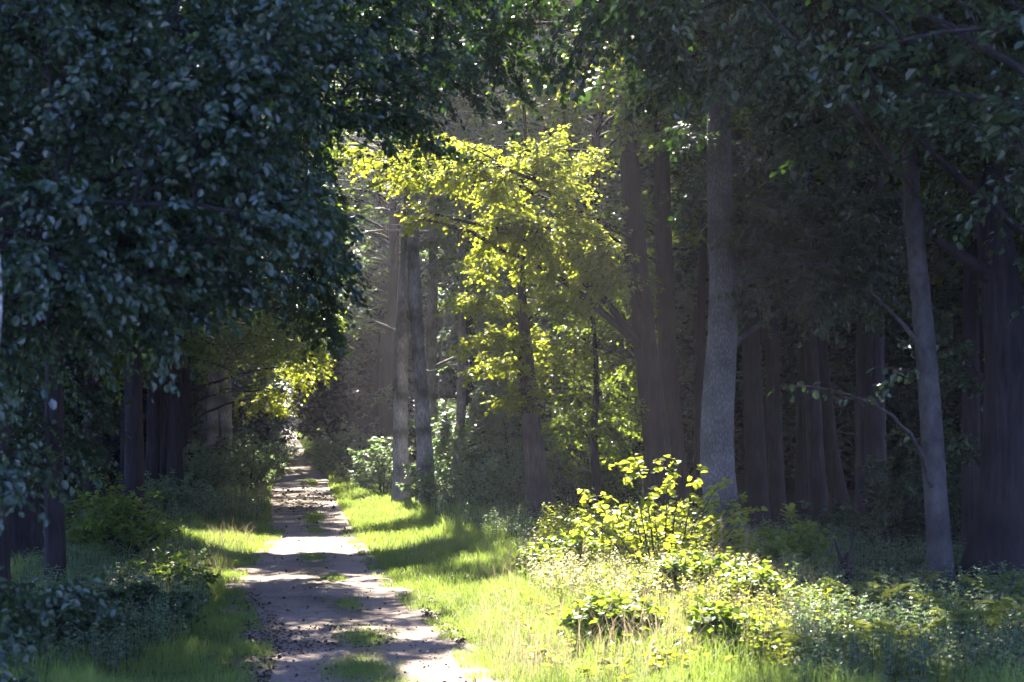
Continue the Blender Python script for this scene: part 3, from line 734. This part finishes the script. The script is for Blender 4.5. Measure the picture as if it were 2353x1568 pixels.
for Y in (242, 252, 262, 271, 280): spots.append((float(road_l(Y) + road_r(Y)) / 2 + 1.0, Y))
for Y in (150, 168, 188, 205, 222, 246, 262, 280):          # trees closing the view over the far track
    for dx in (-16, -10.5, -5.5, 5.5, 10.5, 16):
        xx = float(road_l(Y) + road_r(Y)) / 2 + dx + rng.normal() * .6
        spots.append((xx, Y + rng.normal() * 3))
for i in range(44):                               # deeper wood on the right
    Y = rng.uniform(115, 190); spots.append((rng.uniform(.09, .33) * Y, Y))
for xx in (-36, -33, -30, -27, -24, -21): spots.append((xx, 300 + rng.normal() * 3))
spots += [(-13, 8), (13.5, 21), (-13, 22), (17, 26), (-17, 30), (16, 20), (19, 33), (15, 32), (14, 26), (-12, 14), (22, 24)]  # unseen trees beside the picture, added to block sky and sun
for i, (x, Y) in enumerate(spots):
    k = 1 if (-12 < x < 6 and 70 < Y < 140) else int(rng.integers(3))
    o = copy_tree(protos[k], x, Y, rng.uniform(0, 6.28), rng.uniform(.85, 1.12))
    tag(o, KINDS[k], "tree", "trees of the wood behind, kind %s" % ["green", "grey green", "dark"][k])
for p in protos:
    for ch in list(p.children):
        for g in list(ch.children): bpy.data.objects.remove(g)
        bpy.data.objects.remove(ch)
    bpy.data.objects.remove(p)

# ------------------------------------------------------------------ shrubs, herbs, ferns, grass
def shrub(name, label, x, Y, h, r, stems, leaf, leafmat, nt=10, nl=9, tl=.35, group=None, cut=True, shape='leaf', width=.4, hang=.4, parts=True):
    z = float(gz(x, Y)); foot = np.array([x, Y, z])
    az = rng.uniform(0, 2 * np.pi, stems); rr = r * np.sqrt(rng.random(stems)); hh = h * (1 - .45 * (rr / r) ** 2) * rng.uniform(.45, 1.0, stems)
    S = foot + np.stack([np.cos(az) * rr * .25, np.sin(az) * rr * .25, np.full(stems, -.03)], -1)
    E = foot + np.stack([np.cos(az) * rr, np.sin(az) * rr, hh], -1)
    P = limbs_between(S, E, .06)
    tb, lb = MB(), MB()
    add_tubes(tb, P, (.006 + .006 * h) * np.linspace(1, .3, 9)[None] * np.ones((stems, 1)), 4)
    foliage(P, lb, tb, nt, nl, tl, leaf, h * .9, .2, shape, hang, width=width, cut=cut, trad=.004)
    root = empty(name, foot); tag(root, label, "shrub", group)
    tb.build("stems", TWIG, root, True, foot)
    if lb.n: lb.build("foliage", leafmat, root, False, foot)
    return root

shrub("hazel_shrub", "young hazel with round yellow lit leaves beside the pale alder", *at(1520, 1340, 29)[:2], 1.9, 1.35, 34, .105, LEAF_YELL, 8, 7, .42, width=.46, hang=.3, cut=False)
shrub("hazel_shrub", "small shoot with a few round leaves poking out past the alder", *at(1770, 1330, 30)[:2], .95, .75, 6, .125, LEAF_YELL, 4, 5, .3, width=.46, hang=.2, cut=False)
for lab, px, Y, h, r, n, mt in [
    ("bluish leafy bush at the foot of the brown hornbeam trunk", 1130, 47, 1.5, 1.2, 34, LEAF_GREY),
    ("grey green bush between the hazy pair of trunks and the hornbeam", 1060, 52, 1.7, 1.5, 40, LEAF_GREY),
    ("tall pale bush behind the hornbeam trunk", 1190, 52, 2.6, 1.5, 46, LEAF_GREY),
    ("leafy bush in the gap behind the crooked sapling", 1320, 50, 2.6, 1.6, 46, LEAF_GREY),
    ("dim bush between the crooked sapling and the leaning dark trunk", 1430, 49, 2.2, 1.5, 40, LEAF_MID),
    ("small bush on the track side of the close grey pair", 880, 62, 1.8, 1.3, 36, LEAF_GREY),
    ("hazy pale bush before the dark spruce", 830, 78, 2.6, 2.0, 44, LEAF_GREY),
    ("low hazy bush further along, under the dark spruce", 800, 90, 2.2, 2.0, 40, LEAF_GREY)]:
    shrub("leafy_bush", lab, (px - CX) / FOC * Y, Y, h, r, n, .10 if Y < 55 else .13, mt, 10, 9, .45)
for lab, px, Y, h, r, n, mt in [
    ("round ivy covered bush at the foot of two straight trunks", 508, 68, 1.7, .75, 50, LEAF_DARK),
    ("bluish bush filling the verge past the ivy bush", 570, 66, 2.0, 1.4, 44, LEAF_GREY),
    ("dim bush at the bend where the verge narrows", 600, 80, 2.2, 1.6, 44, LEAF_GREY),
    ("grey green bush between the group of four trunks and the ivy bush", 450, 58, 1.7, 1.3, 44, LEAF_GREY),
    ("tall bush behind the group of four trunks", 430, 72, 3.0, 1.8, 50, LEAF_GREY),
    ("bush in front of the group of four trunks", 380, 46, 1.1, 1.2, 40, LEAF_GREY),
    ("bright green bush on the left verge with thin dark stems", 270, 33, 1.3, 1.1, 46, LEAF_MID),
    ("small twiggy bush at the grass edge on the left verge", 385, 28.5, .7, .6, 26, LEAF_MID),
    ("greyish low bush in the shade below the twiggy one", 270, 23.5, .55, .8, 34, LEAF_DARK),
    ("dark low bush near the bottom left corner", 90, 20, .75, .9, 40, LEAF_DARK)]:
    shrub("leafy_bush", lab, (px - CX) / FOC * Y, Y, h, r, n, .085 if Y < 50 else .12, mt, 10, 9, .4)
for lab, px, Y, h, r, n in [
    ("shaded sapling with narrow glossy leaves before the black wood", 2060, 31, 2.3, .8, 22),
    ("bluish bush at the foot of the bluish shaded trunk", 1930, 36, 1.0, 1.0, 34),
    ("green bush in the half light past the alder", 1800, 27.5, .8, .7, 34), ("small green bush among the sunny weeds", 1600, 24.5, .6, .55, 30), ("low green clump at the front of the sunny grass", 1420, 21.5, .4, .45, 26), ("leafy green clump in the sun near the ferns", 1740, 22.5, .6, .6, 30), ("green clump at the back of the sunny weeds by the track", 1290, 30, .7, .6, 30), ("broad green weed at the bottom edge of the sunny grass", 1680, 19.6, .35, .4, 22),
    ("shaded bush between the slim trunk and the broad flared one", 2215, 31, 1.6, .9, 30)]:
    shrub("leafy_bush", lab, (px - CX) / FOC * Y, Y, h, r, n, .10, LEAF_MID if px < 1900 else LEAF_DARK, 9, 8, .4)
# understory that closes the shaded wood and the far end of the track
us = [(-27.6 + d, 240 + 2 * abs(d)) for d in (-7.5, -4.5, -1.5, 1.5, 4.5, 7.5)]
for i in range(70):
    Y = rng.uniform(75, 140); us.append((rng.uniform(.06, .31) * Y, Y))
for i in range(14):
    Y = rng.uniform(52, 75); us.append((rng.uniform(.15, .31) * Y, Y))
for i in range(64):
    Y = rng.uniform(62, 120); sd = -1 if i % 2 else 1
    x = road_r(Y) + 5 + rng.random() * (.30 * Y) if sd > 0 else road_l(Y) - 4 - rng.random() * (.18 * Y)
    us.append((x, Y))
ub = shrub("understory_bush", None, 0, 60, 4.5, 2.6, 60, .22, LEAF_DARK, 10, 8, .8, cut=False, shape='quad')
for x, Y in us:
    o = copy_tree(ub, x, Y, rng.uniform(0, 6.28), rng.uniform(.7, 1.3))
    tag(o, "dark tall bush in the depth of the wood", "shrub", "tall bushes deep in the wood")
for ch in list(ub.children): bpy.data.objects.remove(ch)
bpy.data.objects.remove(ub)

def ground_points(poly, n):
    """points on the ground seen inside a picture polygon"""
    q = sample_poly(poly, n); Y = np.array([depth_of_row(b) for b in q[:, 1]])
    x = (q[:, 0] - CX) / FOC * Y
    return np.stack([x, Y, gz(x, Y)], -1)

def herbs(mb_leaf, mb_stem, base, h, leaf, nl=14, spread=.25):
    N = len(base); hh = h * rng.uniform(.5, 1.15, N)
    tip = base + np.stack([rng.normal(size=N) * spread * hh * .6, rng.normal(size=N) * spread * hh * .6, hh], -1)
    t = np.linspace(0, 1, 4)[None, :, None]; P = base[:, None] * (1 - t) + tip[:, None] * t
    add_tubes(mb_stem, P, np.linspace(.004, .0015, 4)[None] * np.ones((N, 1)), 3)
    u = .2 + .8 * rng.random((N, nl)) ** .8
    pos = base[:, None] * (1 - u[..., None]) + tip[:, None] * u[..., None]
    az = rng.uniform(0, 2 * np.pi, (N, nl))
    ax = np.stack([np.cos(az), np.sin(az), rng.uniform(-.4, .7, (N, nl))], -1)
    no = np.array([0, 0, 1.0]) + rng.normal(size=ax.shape) * .35
    sz = leaf * (1.25 - .7 * u) * rng.uniform(.7, 1.2, (N, nl))
    tone = np.clip(np.repeat(rng.random((N, 1)) * .6, nl, 1) + rng.random((N, nl)) * .4, 0, 1)
    add_leaves(mb_leaf, pos.reshape(-1, 3), ax.reshape(-1, 3), no.reshape(-1, 3), sz.reshape(-1), tone.reshape(-1), 'leaf', .24)

lb, sb = MB(), MB()
herbs(lb, sb, ground_points([(1220, 1310), (1400, 1275), (1650, 1280), (1900, 1390), (1950, 1600), (1720, 1600), (1500, 1470), (1240, 1400)], 900), .5, .075, 12)
herbs(lb, sb, ground_points([(1150, 1400), (1300, 1360), (1650, 1390), (1900, 1450), (1900, 1600), (1250, 1600)], 260), .22, .13, 7)
herbs(lb, sb, ground_points([(1230, 1290), (1420, 1270), (1640, 1270), (1640, 1330), (1300, 1330)], 700), .8, .09, 18)
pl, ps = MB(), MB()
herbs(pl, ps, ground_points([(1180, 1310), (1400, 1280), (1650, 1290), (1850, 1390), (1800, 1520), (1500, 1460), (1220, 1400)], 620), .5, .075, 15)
ob = pl.build("glare_weeds", LEAF_GLARE, None); tag(ob, "weeds beside the track, sun glare put into their pale leaf colour", "weeds", kind="stuff")
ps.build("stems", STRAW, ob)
ob = lb.build("meadow_herbs", LEAF_YELL, None); tag(ob, "sunlit nettles and tall weeds beside the track", "weeds", kind="stuff")
st_ = sb.build("stems", TWIG, ob)
lb, sb = MB(), MB()
herbs(lb, sb, ground_points([(980, 1180), (1300, 1230), (1700, 1290), (2353, 1330), (2353, 1420), (1900, 1400), (1400, 1280), (1200, 1290), (1000, 1230)], 2400), .55, .09, 12)
herbs(lb, sb, ground_points([(560, 1130), (630, 1130), (600, 1200), (440, 1230), (180, 1300), (180, 1200), (420, 1180)], 1200), .55, .09, 12)
herbs(lb, sb, ground_points([(100, 1300), (450, 1280), (480, 1400), (430, 1480), (260, 1600), (-60, 1600)], 1800), .45, .075, 14)
herbs(lb, sb, ground_points([(1750, 1330), (2400, 1380), (2400, 1640), (1850, 1640)], 1500), .5, .09, 14)
ob = lb.build("shade_herbs", LEAF_GREY, None); tag(ob, "shaded green weeds at the edge of the wood", "weeds", kind="stuff")
sb.build("stems", TWIG, ob)

def fern(label, px, row, n=9, L=.85):
    Y = depth_of_row(row); x = (px - CX) / FOC * Y; foot = np.array([x, Y, float(gz(x, Y))])
    lb, sb = MB(), MB()
    az = np.arange(n) / n * 2 * np.pi + rng.random(n) * .5; ln = L * rng.uniform(.75, 1.15, n)
    u = np.linspace(0, 1, 8)
    out = np.stack([np.cos(az), np.sin(az)], -1)
    P = np.zeros((n, 8, 3)); P[..., :2] = foot[:2] + out[:, None] * (ln[:, None] * (u ** 1.3) * .75)[..., None]
    P[..., 2] = foot[2] + ln[:, None] * (1.0 * u - .5 * u ** 2.6)[None]
    add_tubes(sb, P, np.linspace(.006, .001, 8)[None] * np.ones((n, 1)), 4)
    m = 21
    f = np.linspace(.18, .99, m) * 7; i = np.clip(f.astype(int), 0, 6); fr = (f - i)[None, :, None]
    pos = P[:, i] * (1 - fr) + P[:, i + 1] * fr; d = nrm(P[:, i + 1] - P[:, i])
    sd = nrm(np.cross(d, np.array([0, 0, 1.0])))
    sz = (ln[:, None] * .26 * np.sin(np.pi * np.clip(np.linspace(.18, 1.02, m), 0, 1)) ** .8 + .01)
    for sg in (-1, 1):
        ax = sd * sg + d * .45 + rng.normal(size=pos.shape) * .06; no = np.cross(sd, d)
        no = no * np.sign(no[..., 2:3] + 1e-6)
        tone = np.clip(np.repeat(rng.random((n, 1)), m, 1) + rng.normal(size=(n, m)) * .1, 0, 1)
        add_leaves(lb, pos.reshape(-1, 3), ax.reshape(-1, 3), no.reshape(-1, 3), sz.reshape(-1), tone.reshape(-1), 'leaf', .045)
    root = empty("fern", foot); tag(root, label, "fern", "ferns in the bottom right corner")
    sb.build("stalks", TWIG, root, True, foot); lb.build("fronds", FERN, root, False, foot)
for lab, px, row, L in [
    ("fern closest to the slim trunk's foot", 2080, 1440, .9), ("yellowing fern in front of the slim trunk, arching high", 2000, 1470, 1.0),
    ("fern left of all the others, bordering the sunny weeds", 1850, 1480, .85), ("fern at the foot of the broad flared trunk", 2300, 1460, .9),
    ("big fern low in the corner", 2260, 1560, 1.05), ("fern near the bottom edge, midway between weeds and corner", 2060, 1580, .95),
    ("small upright yellow fern before the dark wood", 1905, 1410, .6), ("fern between the slim trunk and the corner", 2190, 1500, .95),
    ("bottom fern nearest the sunny weeds", 1900, 1600, .9), ("brownish fern touching the picture's right edge", 2370, 1530, 1.0)]:
    fern(lab, px, row, 9, L * .85)

def grass_points(n, Y0, Y1, off0, off1, side, pw=1.0):
    Y = Y0 * (Y1 / Y0) ** rng.random(n); o = off0 + (off1 - off0) * rng.random(n) ** pw
    x = road_l(Y) - o if side < 0 else road_r(Y) + o
    return np.stack([x, Y, gz(x, Y)], -1)
gb = MB()
for n, Y0, Y1, a, b, sd, h in [(52000, 15, 75, -.04, 1.9, -1, .15), (26000, 15, 60, 1.5, 3.5, -1, .24), (60000, 15, 75, -.04, 2.0, 1, .16), (40000, 15, 50, 1.6, 4.2, 1, .26),
                               (14000, 60, 200, .08, 2.6, -1, .26), (14000, 60, 200, .08, 2.6, 1, .26)]:
    p = grass_points(n, Y0, Y1, a, b, sd)
    clump = .6 + .5 * np.sin(p[:, 0] * 4.1 + np.sin(p[:, 1] * 2.2)) * np.sin(p[:, 1] * 1.7 + 1)
    hh = h * rng.uniform(.5, 1.3, n) * np.clip(clump + .4, .5, 1.5)
    wd = np.maximum(.004, p[:, 1] * .00022) * rng.uniform(.8, 1.5, n)
    add_blades(gb, p, hh, rng.uniform(.1, .8, n), wd, np.clip(rng.random(n) * .6 + clump * .4, 0, 1))
for sd in (-1, 1):                                 # tufts creeping over the track's edge
    p = grass_points(17000, 15, 45, .05, -.32, sd, 1.6)
    p = p[np.sin(p[:, 1] * 2.7 + sd) * np.sin(p[:, 1] * .83 + 2) + np.sin(p[:, 1] * 7.1) * .4 > .15]
    n = len(p); p[:, 2] = rise(p[:, 1]) - .01
    add_blades(gb, p, rng.uniform(.05, .16, n), rng.uniform(.2, .9, n), np.maximum(.004, p[:, 1] * .00022), rng.random(n))
tag(gb.build("verge_grass", GRASS), "short green grass along both edges of the track", "grass", kind="stuff")
gb = MB()
for px, row, rx, ry, n in [(715, 1284, 28, 5, 1200), (768, 1331, 22, 5, 1100), (800, 1392, 30, 14, 700), (835, 1470, 60, 22, 1500), (830, 1545, 80, 30, 3600), (725, 1222, 20, 6, 900), (722, 1192, 22, 14, 1200),
                           (715, 1110, 16, 8, 900), (660, 1052, 10, 3, 400), (560, 1400, 30, 10, 300), (905, 1590, 60, 25, 1500)]:
    q = rng.normal(size=(n, 2)) * .5; py = row + q[:, 1] * ry; px_ = px + q[:, 0] * rx
    Y = np.array([depth_of_row(b) for b in py]); x = (px_ - CX) / FOC * Y
    p = np.stack([x, Y, rise(Y) + .0], -1)
    add_blades(gb, p, rng.uniform(.03, .10, n), rng.uniform(.2, 1.0, n), np.maximum(.004, Y * .00022), rng.random(n))
tag(gb.build("track_grass", GRASS), "low grass tufts down the middle of the track", "grass", kind="stuff")
gb = MB()
p = ground_points([(1200, 1290), (1700, 1280), (1900, 1400), (1900, 1600), (1150, 1600), (1080, 1450)], 2400)
add_blades(gb, p, rng.uniform(.3, .75, len(p)), rng.uniform(.2, .7, len(p)), np.full(len(p), .006), rng.random(len(p)))
p = ground_points([(430, 1260), (600, 1220), (560, 1290), (430, 1400), (250, 1560), (200, 1400)], 2200)
add_blades(gb, p, rng.uniform(.2, .5, len(p)), rng.uniform(.2, .7, len(p)), np.full(len(p), .005), rng.random(len(p)))
tag(gb.build("dry_grass", STRAW), "pale dry grass stalks among the weeds", "grass", kind="stuff")
# seed heads standing before the alder
for lab, px, row, h in [("tall pinkish seed head right in front of the alder trunk", 1652, 1390, .95), ("shorter tan seed head just past the alder trunk", 1712, 1392, .8), ("pale sunlit seed head alone above the weeds by the track", 1340, 1370, .75)]:
    Y = depth_of_row(row); x = (px - CX) / FOC * Y; foot = np.array([x, Y, float(gz(x, Y))])
    sb, lb = MB(), MB(); tip = foot + np.array([.03, 0, h])
    t = np.linspace(0, 1, 6)[:, None]; L = foot * (1 - t) + tip * t
    add_tubes(sb, L[None], np.full((1, 6), .004), 4)
    n = 150; u = rng.uniform(.45, 1, n); pos = foot + (tip - foot) * u[:, None]
    ax = np.stack([rng.normal(size=n), rng.normal(size=n), rng.uniform(.3, 1.4, n)], -1)
    add_leaves(lb, pos, ax, rng.normal(size=(n, 3)), .06 * (1.35 - u), rng.random(n), 'quad', .2)
    r = empty("seed_stalk", foot); tag(r, lab, "weed", "seed heads by the track")
    sb.build("stalk", STRAW, r, True, foot); lb.build("seed_head", STRAW, r, False, foot)
# broken stump in the weeds
sb = MB(); Y = 25.5; x = (1945 - CX) / FOC * Y; foot = np.array([x, Y, float(gz(x, Y)) - .05])
add_tubes(sb, (foot + np.array([[0, 0, 0], [.02, 0, .25], [-.01, 0, .5], [.03, 0, .66]]))[None], np.array([[.10, .085, .07, .02]]), 10, .12)
add_tubes(sb, (foot + np.array([[-.02, 0, .45], [-.09, 0, .62], [-.13, .02, .75], [-.15, .02, .84]]))[None], np.array([[.035, .025, .016, .006]]), 6, .1)
add_tubes(sb, (foot + np.array([[.02, 0, .5], [.06, 0, .7], [.09, .02, .92], [.10, .02, 1.08]]))[None], np.array([[.03, .022, .015, .006]]), 6, .1)
tag(sb.build("broken_stump", BARK_DARK, smooth=True, origin=foot), "small broken brown stump with two prongs in the ferns", "stump")

# dead leaves and clods on the track
lb = MB()
def litter(poly, n, s=.05):
    q = sample_poly(poly, n); Y = np.array([depth_of_row(b) for b in q[:, 1]]); x = (q[:, 0] - CX) / FOC * Y
    ok = (x > road_l(Y) - .25) & (x < road_r(Y) + .25); x, Y = x[ok], Y[ok]; m = len(x)
    p = np.stack([x, Y, rise(Y) + .02], -1)
    az = rng.uniform(0, 6.28, m); ax = np.stack([np.cos(az), np.sin(az), rng.uniform(-.1, .5, m)], -1)
    no = np.array([0, 0, 1.0]) + rng.normal(size=(m, 3)) * .5
    add_leaves(lb, p, ax, no, s * rng.uniform(.4, 1.3, m) * np.maximum(1, Y / 30), rng.random(m) ** 2, 'leaf', .36)
litter([(520, 1350), (600, 1370), (640, 1430), (650, 1500), (600, 1600), (560, 1600), (555, 1480)], 900)
litter([(955, 1360), (1010, 1390), (1085, 1470), (1060, 1490), (1000, 1440), (950, 1390)], 900)
litter([(640, 1100), (750, 1100), (800, 1200), (870, 1290), (1120, 1580), (600, 1580), (540, 1300)], 900, .04)
litter([(600, 1440), (900, 1440), (950, 1480), (600, 1520)], 450)
litter([(620, 1120), (760, 1120), (790, 1175), (620, 1180)], 300)
tag(lb.build("dead_leaves", LITTER), "dark fallen leaves strewn along the track edges", "leaves", kind="stuff")

# ------------------------------------------------------------------ morning haze in the clearing
m, nt, out = new_mat("haze_air")
pv = nt.nodes.new("ShaderNodeVolumePrincipled")
pv.inputs["Color"].default_value = (.86, .86, 1.0, 1)
pv.inputs["Density"].default_value = .00045
pv.inputs["Anisotropy"].default_value = .55
nt.links.new(pv.outputs[0], out.inputs["Volume"])
x0, x1, y0, y1, z0, z1 = -420, 420, -80, 920, -2, 34
v = np.array([[x, y, z] for z in (z0, z1) for y in (y0, y1) for x in (x0, x1)], float)
mb = MB(); mb.add(v, np.array([0, 2, 3, 1, 4, 5, 7, 6, 0, 1, 5, 4, 2, 6, 7, 3, 0, 4, 6, 2, 1, 3, 7, 5]), np.full(6, 4))
tag(mb.build("haze", m), kind="stuff", label="thin sunlit haze between the trees")
